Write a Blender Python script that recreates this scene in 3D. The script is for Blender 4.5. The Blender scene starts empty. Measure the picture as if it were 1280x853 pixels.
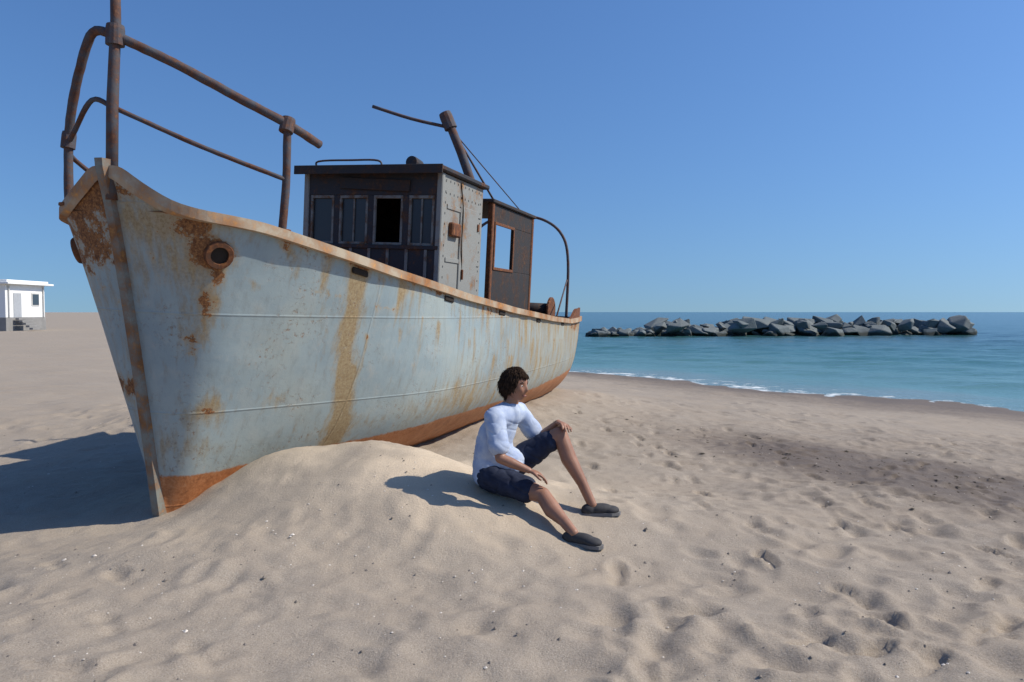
import bpy, bmesh, math, random
import numpy as np
from mathutils import Vector, Matrix, Euler
random.seed(7)
R = math.radians
S = bpy.context.scene
C = S.collection

# ------------------------------------------------------------------ camera, sky, sun, exposure
CAM_Z = 1.55
cam = bpy.data.objects.new('camera', bpy.data.cameras.new('camera'))
C.objects.link(cam)
cam.data.sensor_width = 36.0
cam.data.lens = 26.0
cam.data.clip_end = 30000
cam.location = (0, 0, CAM_Z)
cam.rotation_euler = (R(90 - 2.25), 0, 0)
S.camera = cam

SUN_EL, SUN_AZ = 43.0, 88.0          # azimuth clockwise from the view direction (+Y)
w = bpy.data.worlds.new('World'); S.world = w; w.use_nodes = True
nt = w.node_tree
sky = nt.nodes.new('ShaderNodeTexSky'); sky.sky_type = 'NISHITA'; sky.sun_disc = False
sky.sun_elevation = R(SUN_EL); sky.sun_rotation = R(SUN_AZ)
sky.air_density = 1.4; sky.dust_density = 1.0; sky.ozone_density = 8.0; sky.altitude = 0
bg = nt.nodes['Background']; bg.inputs['Strength'].default_value = 0.108
stc = nt.nodes.new('ShaderNodeTexCoord'); svm = nt.nodes.new('ShaderNodeVectorMath'); svm.operation = 'MULTIPLY_ADD'
svm.inputs[1].default_value = (1, 1, 0.9); svm.inputs[2].default_value = (0, 0, 0.085)      # clear air: the murky first degrees are left out
nt.links.new(stc.outputs['Generated'], svm.inputs[0]); nt.links.new(svm.outputs[0], sky.inputs[0])
tint = nt.nodes.new('ShaderNodeMix'); tint.data_type = 'RGBA'; tint.blend_type = 'MULTIPLY'
tint.inputs[0].default_value = 1.0; tint.inputs[7].default_value = (0.78, 0.95, 1.18, 1)
nt.links.new(sky.outputs[0], tint.inputs[6]); nt.links.new(tint.outputs[2], bg.inputs[0])
sun = bpy.data.objects.new('sun', bpy.data.lights.new('sun', 'SUN')); C.objects.link(sun)
sun.data.energy = 5.0; sun.data.angle = R(0.53); sun.data.color = (1.0, 0.925, 0.81)
sd = Vector((math.sin(R(SUN_AZ)) * math.cos(R(SUN_EL)), math.cos(R(SUN_AZ)) * math.cos(R(SUN_EL)), math.sin(R(SUN_EL))))
sun.rotation_euler = sd.to_track_quat('Z', 'Y').to_euler()
S.view_settings.view_transform = 'Standard'; S.view_settings.look = 'None'
S.view_settings.exposure = 0.0; S.view_settings.gamma = 1.0

# ------------------------------------------------------------------ helpers
def link(name, me, mat=None, parent=None):
    o = bpy.data.objects.new(name, me); C.objects.link(o)
    if mat is not None: me.materials.append(mat)
    if parent is not None: o.parent = parent
    return o
def tag(o, label=None, cat=None, group=None, kind=None):
    if label: o['label'] = label
    if cat: o['category'] = cat
    if group: o['group'] = group
    if kind: o['kind'] = kind
    return o
def empty(name, loc=(0,0,0), rot=(0,0,0)):
    o = bpy.data.objects.new(name, None); C.objects.link(o); o.location = loc; o.rotation_euler = rot
    o.empty_display_size = 0.2
    return o
def smooth(me, on=True):
    me.polygons.foreach_set('use_smooth', [on] * len(me.polygons)); me.update()
def mesh_from(name, verts, faces, sm=True):
    me = bpy.data.meshes.new(name); me.from_pydata([tuple(v) for v in verts], [], faces); me.update()
    smooth(me, sm); return me
def bm_mesh(name, bm, sm=False):
    bmesh.ops.recalc_face_normals(bm, faces=bm.faces[:])
    me = bpy.data.meshes.new(name); bm.to_mesh(me); bm.free(); smooth(me, sm); return me
def add_box(bm, c, s, rot=None, bev=0.0):
    r = bmesh.ops.create_cube(bm, size=1.0)
    vs = r['verts']
    M = Matrix.Translation(c) @ ((rot.to_4x4() if rot else Matrix.Identity(4))) @ Matrix.Diagonal((*s, 1))
    bmesh.ops.transform(bm, matrix=M, verts=vs)
    if bev:
        es = list({e for v in vs for e in v.link_edges})
        bmesh.ops.bevel(bm, geom=es, offset=bev, segments=1, affect='EDGES')
def tube(pts, rad, n=8, cap=True, jit=0.0):
    """verts, faces of a tube through pts"""
    pts = [Vector(p) for p in pts]; N = len(pts)
    rr = rad if hasattr(rad, '__len__') else [rad] * N
    V, F = [], []
    t0 = (pts[1] - pts[0]).normalized()
    up = Vector((0, 0, 1)) if abs(t0.z) < 0.9 else Vector((1, 0, 0))
    a = t0.cross(up).normalized(); 
    for i, p in enumerate(pts):
        t = (pts[min(i+1, N-1)] - pts[max(i-1, 0)]).normalized()
        a = (a - t * a.dot(t)).normalized(); b = t.cross(a)
        for k in range(n):
            an = 2 * math.pi * k / n; r = rr[i] * (1 + random.uniform(-jit, jit))
            V.append(p + a * math.cos(an) * r + b * math.sin(an) * r)
    for i in range(N - 1):
        for k in range(n):
            k2 = (k + 1) % n
            F.append((i*n+k, i*n+k2, (i+1)*n+k2, (i+1)*n+k))
    if cap:
        F.append(tuple(range(n))[::-1]); F.append(tuple((N-1)*n + k for k in range(n)))
    return V, F
def tube_obj(name, pts, rad, mat, parent=None, n=8, jit=0.0):
    V, F = tube(pts, rad, n, True, jit)
    return link(name, mesh_from(name, V, F), mat, parent)
def catmull(P, k=8):
    P = [Vector(p) for p in P]; out = []
    Q = [P[0]*2 - P[1]] + P + [P[-1]*2 - P[-2]]
    for i in range(1, len(Q) - 2):
        for j in range(k):
            t = j / k
            out.append(0.5 * ((2*Q[i]) + (Q[i+1]-Q[i-1])*t + (2*Q[i-1]-5*Q[i]+4*Q[i+1]-Q[i+2])*t*t + (3*Q[i]-Q[i-1]-3*Q[i+1]+Q[i+2])*t**3))
    out.append(P[-1]); return out
# numpy value noise
_rng = np.random.RandomState(11)
_T = _rng.rand(256, 256)
def vnoise(x, y):
    xi = np.floor(x).astype(int); yi = np.floor(y).astype(int); fx = x - xi; fy = y - yi
    fx = fx*fx*fx*(fx*(fx*6-15)+10); fy = fy*fy*fy*(fy*(fy*6-15)+10)
    g = lambda a, b: _T[a % 256, b % 256]
    return ((g(xi,yi)*(1-fx)+g(xi+1,yi)*fx)*(1-fy) + (g(xi,yi+1)*(1-fx)+g(xi+1,yi+1)*fx)*fy) - 0.5
def fbm(x, y, o=4):
    s = 0; a = 1.0
    for i in range(o):
        s = s + a * vnoise(x + 17.3*i, y + 9.1*i); x = x*2.03; y = y*2.03; a *= 0.5
    return s
def sstep(a, b, x):
    t = np.clip((x - a) / (b - a), 0, 1); return t*t*(3-2*t)

# materials
class NT:
    def __init__(s, name):
        s.m = bpy.data.materials.new(name); s.m.use_nodes = True
        s.t = s.m.node_tree; s.b = s.t.nodes['Principled BSDF']
    def n(s, ty, **kw):
        nd = s.t.nodes.new(ty)
        for k, v in kw.items():
            if k[0] == '_': setattr(nd, k[1:], v)
            else: nd.inputs[k.replace('_', ' ')].default_value = v
        return nd
    def l(s, a, b): s.t.links.new(a, b)
    def noise(s, scale, detail=4, rough=0.55, coord='Object', vec=None):
        nd = s.n('ShaderNodeTexNoise', Scale=scale, Detail=detail, Roughness=rough)
        if vec is None:
            tc = s.n('ShaderNodeTexCoord'); vec = tc.outputs[coord]
        s.l(vec, nd.inputs['Vector']); return nd.outputs['Fac']
    def ramp(s, fac, stops):
        r = s.n('ShaderNodeValToRGB'); e = r.color_ramp.elements
        while len(e) < len(stops): e.new(0.5)
        for el, (p, c) in zip(e, stops):
            el.position = p; el.color = (*c, 1) if len(c) == 3 else c
        s.l(fac, r.inputs[0]); return r.outputs[0]
    def mix(s, fac, a, b, mode='MIX'):
        nd = s.n('ShaderNodeMix', _data_type='RGBA', _blend_type=mode)
        for sock, v in ((nd.inputs[0], fac), (nd.inputs[6], a), (nd.inputs[7], b)):
            if hasattr(v, 'is_output'): s.l(v, sock)
            else: sock.default_value = (*v, 1) if hasattr(v, '__len__') and len(v) == 3 else v
        return nd.outputs[2]
    def math(s, op, a, b=0.0):
        nd = s.n('ShaderNodeMath', _operation=op)
        for sock, v in ((nd.inputs[0], a), (nd.inputs[1], b)):
            if hasattr(v, 'is_output'): s.l(v, sock)
            else: sock.default_value = v
        return nd.outputs[0]
    def attr(s, name):
        return s.n('ShaderNodeAttribute', _attribute_name=name).outputs['Fac']
    def bump(s, h, strength=0.5, dist=0.01):
        nd = s.n('ShaderNodeBump', Strength=strength, Distance=dist); s.l(h, nd.inputs['Height'])
        s.l(nd.outputs[0], s.b.inputs['Normal'])
    def set(s, col=None, rough=None, metal=None, spec=None):
        for k, v in (('Base Color', col), ('Roughness', rough), ('Metallic', metal), ('Specular IOR Level', spec)):
            if v is None: continue
            if hasattr(v, 'is_output'): s.l(v, s.b.inputs[k])
            else: s.b.inputs[k].default_value = (*v, 1) if hasattr(v, '__len__') else v
        return s
def simple(name, col, rough=0.7, var=0.25, scale=6, bump=0.2, bd=0.005, metal=0.0):
    t = NT(name); f = t.noise(scale, 6, 0.6)
    c = t.ramp(f, [(0.25, tuple(x*(1-var) for x in col)), (0.75, tuple(min(1, x*(1+var)) for x in col))])
    t.set(c, rough, metal); t.bump(t.noise(scale*6, 5), bump, bd); return t.m
def rusty(name, paint, rust=(0.16,0.06,0.025), lo=0.42, hi=0.58, scale=5):
    t = NT(name); f = t.noise(scale, 8, 0.7); g = t.noise(scale*4, 6, 0.7)
    rc = t.ramp(g, [(0.3, tuple(x*0.45 for x in rust)), (0.55, rust), (0.75, (rust[0]*2.0, rust[1]*2.2, rust[2]*1.6))])
    m = t.ramp(f, [(lo, (0,0,0)), (hi, (1,1,1))])
    t.set(t.mix(m, paint, rc), 0.75, 0.0, 0.3); t.bump(g, 0.5, 0.006); return t.m

M = {}
M['rust'] = rusty('rusty_steel', (0.10,0.055,0.035), lo=0.3, hi=0.5)
M['rail'] = rusty('rusty_rail_paint', (0.075,0.075,0.085), (0.11,0.05,0.032), 0.42, 0.60, 9)
M['dark'] = rusty('dark_cabin_paint', (0.035,0.035,0.04), (0.09,0.04,0.02), 0.5, 0.65, 4)
M['frame'] = rusty('weathered_frame_paint', (0.20,0.20,0.185), (0.12,0.055,0.025), 0.46, 0.62, 8)
M['rust_dark'] = rusty('dark_rust_plate', (0.032,0.030,0.031), (0.065,0.032,0.018), 0.46, 0.66, 5)
M['grey'] = rusty('grey_cabin_paint', (0.24,0.245,0.23), (0.2,0.09,0.03), 0.52, 0.68, 3)

# ------------------------------------------------------------------ terrain
def shore_d(x, y):
    """signed distance (m) seaward of the waterline, which runs through (2.9,28) and (12.5,18)"""
    d = (x - 2.9) * 0.721 + (y - 28) * 0.693
    d = d - 1.3*np.logaddexp(0, (-x - 12)/2.0)*2.0
    return d + 1.6*np.sin((x - y)*0.11 + 0.6) + 0.5*np.sin((x-y)*0.31)
SEA_Z = -0.9
BOAT = (-3.0, 5.3); TH = R(18.95)
def boat_uv(x, y):
    dx, dy = x - BOAT[0], y - BOAT[1]
    return dx*math.sin(TH) + dy*math.cos(TH), dx*math.cos(TH) - dy*math.sin(TH)
def ground(x, y):
    x = np.asarray(x, float); y = np.asarray(y, float)
    d = shore_d(x, y)
    z = np.where(d < -14, 0.0, -0.9*(np.clip(d, -14, 40) + 14)/14.0)
    z = -1.0 * np.log1p(np.exp((d + 13.0)/2.2)) * 2.2/14.0
    z = np.maximum(z, -4 - 0*x)
    u, v = boat_uv(x, y)
    # sand heaped against the port bow and along the hull
    z = z + 0.43*np.exp(-((x + 1.28)/np.where(x < -1.28, 1.08, 0.84))**2 - ((y - 6.25)/np.where(y < 6.25, 1.35, 0.85))**2)
    z = z + 0.20*np.exp(-((x + 0.4)/0.9)**2 - ((y - 5.4)/0.8)**2)
    z = z + 0.10*np.exp(-((x - 0.3)/1.3)**2 - ((y - 5.6)/0.9)**2)
    z = z + 0.20*np.exp(-((v-0.8)/1.2)**2) * sstep(3.5, 7, u) * sstep(13, 10, u)
    z = z + 0.13*np.exp(-((x + 2.0)/0.45)**2 - ((y - 5.95)/0.5)**2)
    # scoured hollow round the forefoot, falling away to the left of it
    z = z - 0.10*sstep(-2.2, -3.6, x)*sstep(11.0, 9.0, y)*sstep(2.2, 4.8, y) - 0.10*np.exp(-((x+2.75)/0.5)**2 - ((y-5.7)/0.45)**2)
    z = z + 0.07*fbm(x*0.35, y*0.35, 3) + 0.05*fbm(x*1.1+5, y*1.1, 3)
    return z
def gz(x, y): return float(ground(np.array([x]), np.array([y]))[0])

def spaced(lo, hi, fine, c, grow):
    """grid lines: step `fine` at c, growing outward"""
    a = [c]; s = fine
    while a[-1] < hi:
        s = fine + grow*max(0, a[-1]-c); a.append(a[-1] + s)
    b = [c]
    while b[-1] > lo:
        s = fine + grow*max(0, c-b[-1]); b.append(b[-1] - s)
    return np.array(b[::-1][:-1] + a)
xs = np.concatenate([spaced(-2500, -6.5, 0.03, -6.5, 0.06)[:-1], np.arange(-6.5, 6.5, 0.028), spaced(6.5, 2500, 0.03, 6.5, 0.06)])
xs = np.unique(xs)
ys = [1.2]
while ys[-1] < 60: ys.append(ys[-1] + 0.018*max(1.0, ys[-1]/3.0))
while ys[-1] < 2600: ys.append(ys[-1] + (ys[-1]-50)*0.06)
ys = np.array([-400, -80, -20, -5, -1, 0.5] + ys)
X, Y = np.meshgrid(xs, ys)
Z = ground(X, Y)
# footprints: overlapping shallow pits with pushed-up rims, near the camera only
rng = np.random.RandomState(3)
def stamp(cx, cy, a, b, ang, depth):
    rr = 3.0*max(a, b)
    i0, i1 = np.searchsorted(ys, [cy-rr, cy+rr]); j0, j1 = np.searchsorted(xs, [cx-rr, cx+rr])
    if i1 <= i0 or j1 <= j0: return
    xx, yy = X[i0:i1, j0:j1]-cx, Y[i0:i1, j0:j1]-cy
    p = (xx*math.cos(ang)+yy*math.sin(ang))/a; q = (-xx*math.sin(ang)+yy*math.cos(ang))/b
    r2 = p*p+q*q
    Z[i0:i1, j0:j1] += -depth*np.exp(-r2*1.2) + 0.55*depth*np.exp(-(np.sqrt(r2)-1.55)**2*5)
def footprint(cx, cy, ang, sc, depth, right):
    rr = 0.42*sc
    i0, i1 = np.searchsorted(ys, [cy-rr, cy+rr]); j0, j1 = np.searchsorted(xs, [cx-rr, cx+rr])
    if i1 <= i0 or j1 <= j0: return
    xx, yy = X[i0:i1, j0:j1]-cx, Y[i0:i1, j0:j1]-cy
    p = (xx*math.cos(ang)+yy*math.sin(ang))/sc; q = (-xx*math.sin(ang)+yy*math.cos(ang))/sc*right
    wob = 0.020*fbm(X[i0:i1, j0:j1]*16, Y[i0:i1, j0:j1]*16, 2)
    ball = np.sqrt(((p-0.065)/0.085)**2 + ((q-0.006)/0.052)**2); heel = np.sqrt(((p+0.085)/0.060)**2 + (q/0.038)**2); arch = np.sqrt((p/0.10)**2 + ((q+0.012)/0.034)**2)
    d_ = np.minimum(np.minimum(ball, heel), arch) + wob*6
    pit = (1 - sstep(0.72, 1.12, d_))*(0.75 + 0.25*sstep(-0.1, 0.1, p))
    rim = np.exp(-((d_-1.38)/0.22)**2)*(0.6 + 0.4*np.tanh(p*8))
    Z[i0:i1, j0:j1] += depth*(-pit + 0.42*rim)
for k in range(1900):
    cy = 1.5 + 14*rng.rand()**1.1; cx = (rng.rand()-0.5)*2*(1.0+cy*0.85)
    u, v = boat_uv(cx, cy)
    if -0.2 < u < 10 and abs(v) < 1.2: continue
    s = rng.uniform(0.6, 1.15); dd = rng.uniform(0.006, 0.022)
    if cx < 0.3 and cy < 9: dd *= 0.6
    if -2.2 < cx < 0.4 and 5.0 < cy < 7: dd *= 0.3
    stamp(cx, cy, 0.16*s, 0.085*s, rng.uniform(0, math.pi), dd)
trails = [((0.5,1.9),78,11,1.0), ((1.2,2.2),62,13,1.0), ((2.2,2.3),100,14,.95), ((0.9,3.4),20,12,.8), ((3.6,3.0),112,12,1.0), ((2.0,5.0),48,12,.9), ((5.5,4.6),140,14,1.0), ((-1.6,2.0),20,9,.95), ((-3.2,3.0),2,10,1.0), ((1.6,6.4),85,14,1.0), ((3.0,7.6),170,8,.9), ((-0.3,1.8),130,6,1.0)]
for (tx, ty), hd, cnt, sc in trails:
    h_ = R(hd)
    for k in range(cnt):
        h_ += R(rng.uniform(-7, 7)); tx += 0.62*sc*math.cos(h_); ty += 0.62*sc*math.sin(h_); sd_ = 1 if k % 2 else -1
        u, v = boat_uv(tx, ty)
        if (-0.6 < u < 10 and abs(v) < 1.5) or math.hypot(tx-0.15, ty-5.1) < 0.75: continue
        footprint(tx - sd_*0.09*math.sin(h_), ty + sd_*0.09*math.cos(h_), h_ - sd_*0.12, sc*1.05, rng.uniform(0.018, 0.034)*(0.6 if tx < 0 else 1), sd_)
near = sstep(16, 9, Y) * sstep(12, 8, np.abs(X))
Z += near*(0.016*fbm(X*4, Y*4, 4) + 0.011*np.abs(fbm(X*11+3, Y*11, 3)) + 0.004*fbm(X*34, Y*34, 2))
nx, ny = len(xs), len(ys)
idx = np.arange(nx*ny).reshape(ny, nx)
quads = np.stack([idx[:-1,:-1], idx[:-1,1:], idx[1:,1:], idx[1:,:-1]], -1).reshape(-1, 4)
def grid_mesh(name, X, Y, Z, quads):
    me = bpy.data.meshes.new(name)
    me.vertices.add(X.size); me.vertices.foreach_set('co', np.stack([X, Y, Z], -1).ravel())
    me.loops.add(quads.size); me.loops.foreach_set('vertex_index', quads.ravel())
    me.polygons.add(len(quads)); me.polygons.foreach_set('loop_start', np.arange(0, quads.size, 4))
    me.polygons.foreach_set('use_smooth', np.ones(len(quads), bool)); me.update(); me.validate(); return me
me = grid_mesh('sand', X, Y, Z, quads)
t = NT('dry_sand')
f1 = t.noise(1.3, 5, 0.6); f2 = t.noise(140, 4, 0.7); f3 = t.noise(9, 6, 0.65)
c = t.ramp(f2, [(0.28, (0.205,0.167,0.128)), (0.5, (0.325,0.277,0.222)), (0.72, (0.43,0.378,0.315))])
c = t.mix(t.ramp(f1, [(0.35, (0,0,0)), (0.7, (0.5,)*3)]), c, (0.36,0.29,0.215))
c = t.mix(t.ramp(f3, [(0.60, (0,0,0)), (0.75, (0.4,)*3)]), c, (0.235,0.205,0.17))
vor = t.n('ShaderNodeTexVoronoi', Scale=55.0, _feature='F1'); tcs = t.n('ShaderNodeTexCoord'); t.l(tcs.outputs['Object'], vor.inputs['Vector'])
grit = t.math('MULTIPLY', t.ramp(vor.outputs['Distance'], [(0.10, (1,1,1)), (0.16, (0,0,0))]), t.ramp(t.noise(4, 3), [(0.45, (0,0,0)), (0.65, (1,1,1))]))
sepc = t.n('ShaderNodeSeparateColor'); t.l(vor.outputs['Color'], sepc.inputs[0])
c = t.mix(t.math('MULTIPLY', grit, 0.8), c, t.ramp(sepc.outputs[0], [(0.2, (0.06,0.05,0.045)), (0.55, (0.22,0.17,0.13)), (0.9, (0.62,0.58,0.52))]))
wet = t.attr('wet')
wn_ = t.ramp(t.math('ADD', wet, t.math('MULTIPLY', t.math('SUBTRACT', f3, 0.5), 0.9)), [(0.17, (0,0,0)), (0.75, (1,1,1))])
c = t.mix(t.attr('mound_lit'), c, t.mix(f2, (0.51,0.405,0.285), (0.68,0.565,0.425)))  # mound brightened by colour, as if catching more sun
c = t.mix(wn_, c, t.mix(f2, (0.118,0.090,0.066), (0.19,0.150,0.113)))
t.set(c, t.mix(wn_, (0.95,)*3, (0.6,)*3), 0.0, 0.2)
h = t.math('ADD', t.noise(60, 6, 0.7), t.math('MULTIPLY', t.noise(300, 3, 0.6), 0.4))
t.bump(t.math('ADD', h, t.math('MULTIPLY', grit, 0.5)), 0.65, 0.012)
dW = shore_d(X, Y) + 2.0*fbm(X*0.25, Y*0.25, 3)
wetv = 0.58*sstep(-9.5, -3.5, dW) + 0.3*sstep(-3.5, -0.5, dW)
px_, py2 = X - 4.0, Y - 7.2                      # damp hollow along the foot of the berm
along = px_*0.55 - py2*0.83; across = px_*0.83 + py2*0.55
wetv = np.maximum(wetv, 1.15*np.exp(-(along/3.2)**2 - ((across-0.2)/1.2)**2))
wetv = np.maximum(wetv, 0.34*sstep(0.8, 4.5, X + 0.35*(Y-4) + 1.2*fbm(X*0.6, Y*0.6, 3))*sstep(14, 9, Y))
mound_lit = 1.05*np.exp(-((X+0.9)/1.5)**2 - ((Y-5.9)/1.1)**2)                  # sunlit brightness of the heaped sand, painted in as paler, warmer colour
me.attributes.new('mound_lit', 'FLOAT', 'POINT').data.foreach_set('value', np.clip(mound_lit*(1+1.2*fbm(X*1.7, Y*1.7, 3)), 0, 1).ravel())
me.attributes.new('wet', 'FLOAT', 'POINT').data.foreach_set('value', wetv.ravel())
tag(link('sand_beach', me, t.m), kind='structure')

# sea
xs2 = np.concatenate([spaced(-9000, 0, 0.5, 0, 0.04)[:-1], np.arange(0, 45, 0.22), spaced(45, 9000, 0.3, 45, 0.06)]); xs2 = np.unique(xs2)
ys2 = [12.0]
while ys2[-1] < 12000: ys2.append(ys2[-1] + 0.14*max(1, (ys2[-1]/25)**1.5))
ys2 = np.array(ys2)
X2, Y2 = np.meshgrid(xs2, ys2)
D = shore_d(X2, Y2)
amp = np.clip(D/8, 0.0, 1) * np.exp(-np.maximum(0, Y2-60)/120)
Z2 = SEA_Z + amp*(0.10*fbm(X2*0.35, Y2*0.8, 4) + 0.05*np.sin((X2*0.72+Y2*0.69)*1.1 + 3*fbm(X2*0.08, Y2*0.08, 2)))
idx = np.arange(X2.size).reshape(X2.shape)
q2 = np.stack([idx[:-1,:-1], idx[:-1,1:], idx[1:,1:], idx[1:,:-1]], -1).reshape(-1, 4)
me = grid_mesh('sea', X2, Y2, Z2, q2)
at = me.attributes.new('offshore', 'FLOAT', 'POINT'); at.data.foreach_set('value', np.clip(D/60, 0, 1).ravel())
t = NT('sea_water')
d = t.attr('offshore'); nz = t.noise(0.25, 6, 0.65)
dd = t.math('ADD', d, t.math('MULTIPLY', t.math('SUBTRACT', nz, 0.5), 0.18))
c = t.ramp(dd, [(0.0, (0.17,0.235,0.23)), (0.06, (0.10,0.215,0.205)), (0.30, (0.043,0.138,0.122)), (0.9, (0.028,0.085,0.095))])
foam = t.ramp(t.math('ADD', t.math('MULTIPLY', d, -9.0), t.math('MULTIPLY', t.noise(1.6, 8, 0.7), 1.0)), [(0.47, (0,0,0)), (0.64, (1,1,1))])
c = t.mix(foam, c, (0.75,0.78,0.78))
t.set(c, t.mix(foam, (0.18,)*3, (0.8,)*3), 0.0, 0.28); t.b.inputs['IOR'].default_value = 1.33
t.bump(t.math('ADD', t.noise(1.5, 6, 0.6), t.math('MULTIPLY', t.noise(6, 4, 0.6), 0.3)), 0.5, 0.12)
tag(link('sea', me, t.m), kind='structure')

# ------------------------------------------------------------------ boat
boat = empty('fishing_boat', (BOAT[0], BOAT[1], 0), (0, R(3.0), -TH))
tag(boat, 'beached pale blue grey fishing boat streaked with rust, bow half buried in sand', 'boat')
L = 9.6
_LT = {}
def lerp(tab, x):
    if id(tab) not in _LT: _LT[id(tab)] = (tab, np.array([p[0] for p in tab]), np.array([p[1] for p in tab]))
    return np.interp(x, _LT[id(tab)][1], _LT[id(tab)][2])
def smooth_tab(tab, n=1200):
    x = np.linspace(tab[0][0], tab[-1][0], n); y = lerp(tab, x)
    for _ in range(3):
        k = 5; yp = np.pad(y, k, mode='edge'); yp[:k] = 2*y[0]-y[1:k+1][::-1]; yp[-k:] = 2*y[-1]-y[-k-1:-1][::-1]
        y = np.convolve(yp, np.ones(2*k+1)/(2*k+1), 'valid')
    return list(zip(x, y))
BEAM = [(0,0.03),(0.03,0.22),(0.08,0.40),(0.2,0.62),(0.4,0.78),(0.7,0.92),(1.1,1.05),(2,1.22),(3.5,1.34),(5,1.38),(7,1.34),(8.6,1.24),(9.8,1.10),(10.3,0.98)]
SHEER = smooth_tab([(0,2.56),(0.03,2.40),(0.1,2.32),(0.2,2.28),(0.57,2.24),(0.83,2.19),(1.1,2.14),(2,1.99),(3.5,1.80),(5,1.66),(7,1.53),(8.5,1.47),(10.3,1.50)])
def hermite_tab(tab, n=900):
    t = np.sqrt([p[0] for p in tab]); y = np.array([p[1] for p in tab]); m = np.gradient(y, t)
    q = np.linspace(t[0], t[-1], n); k = np.clip(np.searchsorted(t, q, 'right')-1, 0, len(t)-2); h = t[k+1]-t[k]; f = (q-t[k])/h
    v = (2*f**3-3*f**2+1)*y[k] + (f**3-2*f**2+f)*h*m[k] + (-2*f**3+3*f**2)*y[k+1] + (f**3-f**2)*h*m[k+1]
    return list(zip(q*q, v))
BEAM = hermite_tab(BEAM)
def hull_pt(u, s, side):
    """u along the sheer, s from 0 (sheer) to 1 (keel). The stem rakes aft as it goes down."""
    b = lerp(BEAM, u); zs = lerp(SHEER, u); zk = -0.25
    zz = zs + (zk - zs)*s
    f = min(1.0, max(0.0, (zz - zk)/(zs - zk)))                       # 1 at sheer
    rake = 0.62*(1-f)**0.85 * max(0, 1 - u/3.0)       # stem goes aft low down
    srake = -0.35*(1-f)*sstep(8.2, 10.3, u)
    # flare at the bow, round bilge amidships
    mid = float(sstep(0.3, 3.5, u))
    fl_bow = f**0.62*0.9 + 0.10*f; fl_mid = 1 - (1-f)**4.2*0.9
    wv = b*(fl_bow*(1-mid) + fl_mid*mid)
    wv = max(wv, 0.035)
    return (side*wv, u + rake + srake, zz)
US = np.concatenate([np.array([0,0.02,0.05,0.08,0.12,0.17,0.23,0.3,0.38,0.47,0.57,0.68,0.8]), np.linspace(0.92, 10.3, 190)])
NS = 46
V = []; attr_r = []
def spot(u, z, cu, cz, ru, rz): return math.exp(-((u-cu)/ru)**2 - ((z-cz)/rz)**2)
for side in (1, -1):
    for u in US:
        for j in range(NS+1):
            x_, y_, z_ = hull_pt(u, j/NS, side)
            if 0 < j < NS and 0.25 < u < 10.2:         # plating pulled in between the frames, plus knocks
                x_ -= side*(0.007*math.sin(math.pi*y_/0.52)**2*math.sin(math.pi*((z_+0.1) % 0.62)/0.62) + 0.014*float(fbm(np.array(y_*1.3+side*9), np.array(z_*1.6), 3)))
            V.append((x_, y_, z_))
nU = len(US); F = []
for sgn in range(2):
    o = sgn*nU*(NS+1)
    for i in range(nU-1):
        for j in range(NS):
            a, b_, c_, d_ = o+i*(NS+1)+j, o+i*(NS+1)+j+1, o+(i+1)*(NS+1)+j+1, o+(i+1)*(NS+1)+j
            F.append((a, b_, c_, d_) if sgn == 0 else (a, d_, c_, b_))
o2 = nU*(NS+1)
for j in range(NS):                                  # stem face and transom
    F.append((j, o2+j, o2+j+1, j+1))
    a = (nU-1)*(NS+1)+j
    F.append((a, a+1, o2+a+1, o2+a))
me = mesh_from('hull', V, F)
rust = np.zeros(len(V)); yel = np.zeros(len(V))
srnd = random.Random(21)
runs = []                                        # rust runs: u, top z, length, half width, strength
for k in range(110):
    u_ = srnd.uniform(0.2, 10.0); zt = lerp(SHEER, u_) - srnd.choice((0.04, 0.05, 0.06, 0.33, 0.62, srnd.uniform(0.1, 1.3)))
    runs.append((u_, zt, srnd.uniform(0.12, 0.75), srnd.uniform(0.008, 0.03), srnd.uniform(0.35, 0.75)))
VA = np.array(V); vx, uy, zz_ = VA[:,0], VA[:,1], VA[:,2]
e = lerp(SHEER, np.clip(uy, 0, 10.3)) - zz_
def spot(cu, cz, ru, rz): return np.exp(-((uy-cu)/ru)**2 - ((zz_-cz)/rz)**2)
port = vx > 0
rust = 0.42*np.exp(-(e/0.05)**2)*(0.6 + 0.9*fbm(uy*2.2, zz_*0+3, 3)) + 0.20*np.exp(-((e-0.34)/0.02)**2)
pr = 1.05*spot(0.35, 2.02, 0.085, 0.11) + 0.50*spot(0.22, 2.19, 0.08, 0.08) + 0.50*spot(0.42, 1.72, 0.05, 0.22) + 0.42*spot(0.44, 1.38, 0.05, 0.16)
pr += 0.40*spot(0.65, 0.81, 0.07, 0.07) + 0.30*spot(1.14, 0.84, 0.05, 0.05) + 0.5*spot(1.60, 2.02, 0.11, 0.07) + 0.45*spot(0.9, 2.15, 0.12, 0.05)
pr += 0.5*spot(2.9, 1.83, 0.2, 0.06) + 0.40*spot(4.4, 1.62, 0.6, 0.07) + 0.62*spot(10.1, 1.1, 0.40, 0.5) + 0.35*spot(9.6, 0.55, 0.9, 0.15) + 0.35*spot(9.0, 1.35, 0.7, 0.12)
rust += np.where(port, pr, 0.40*np.exp(-(np.maximum(e-0.1, 0)/0.55)**2) + 0.5*spot(0.45, 0.95, 0.3, 0.12))
uc = np.interp(zz_, [0.46, 1.31, 2.03], [1.96, 1.67, 1.58])
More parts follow.
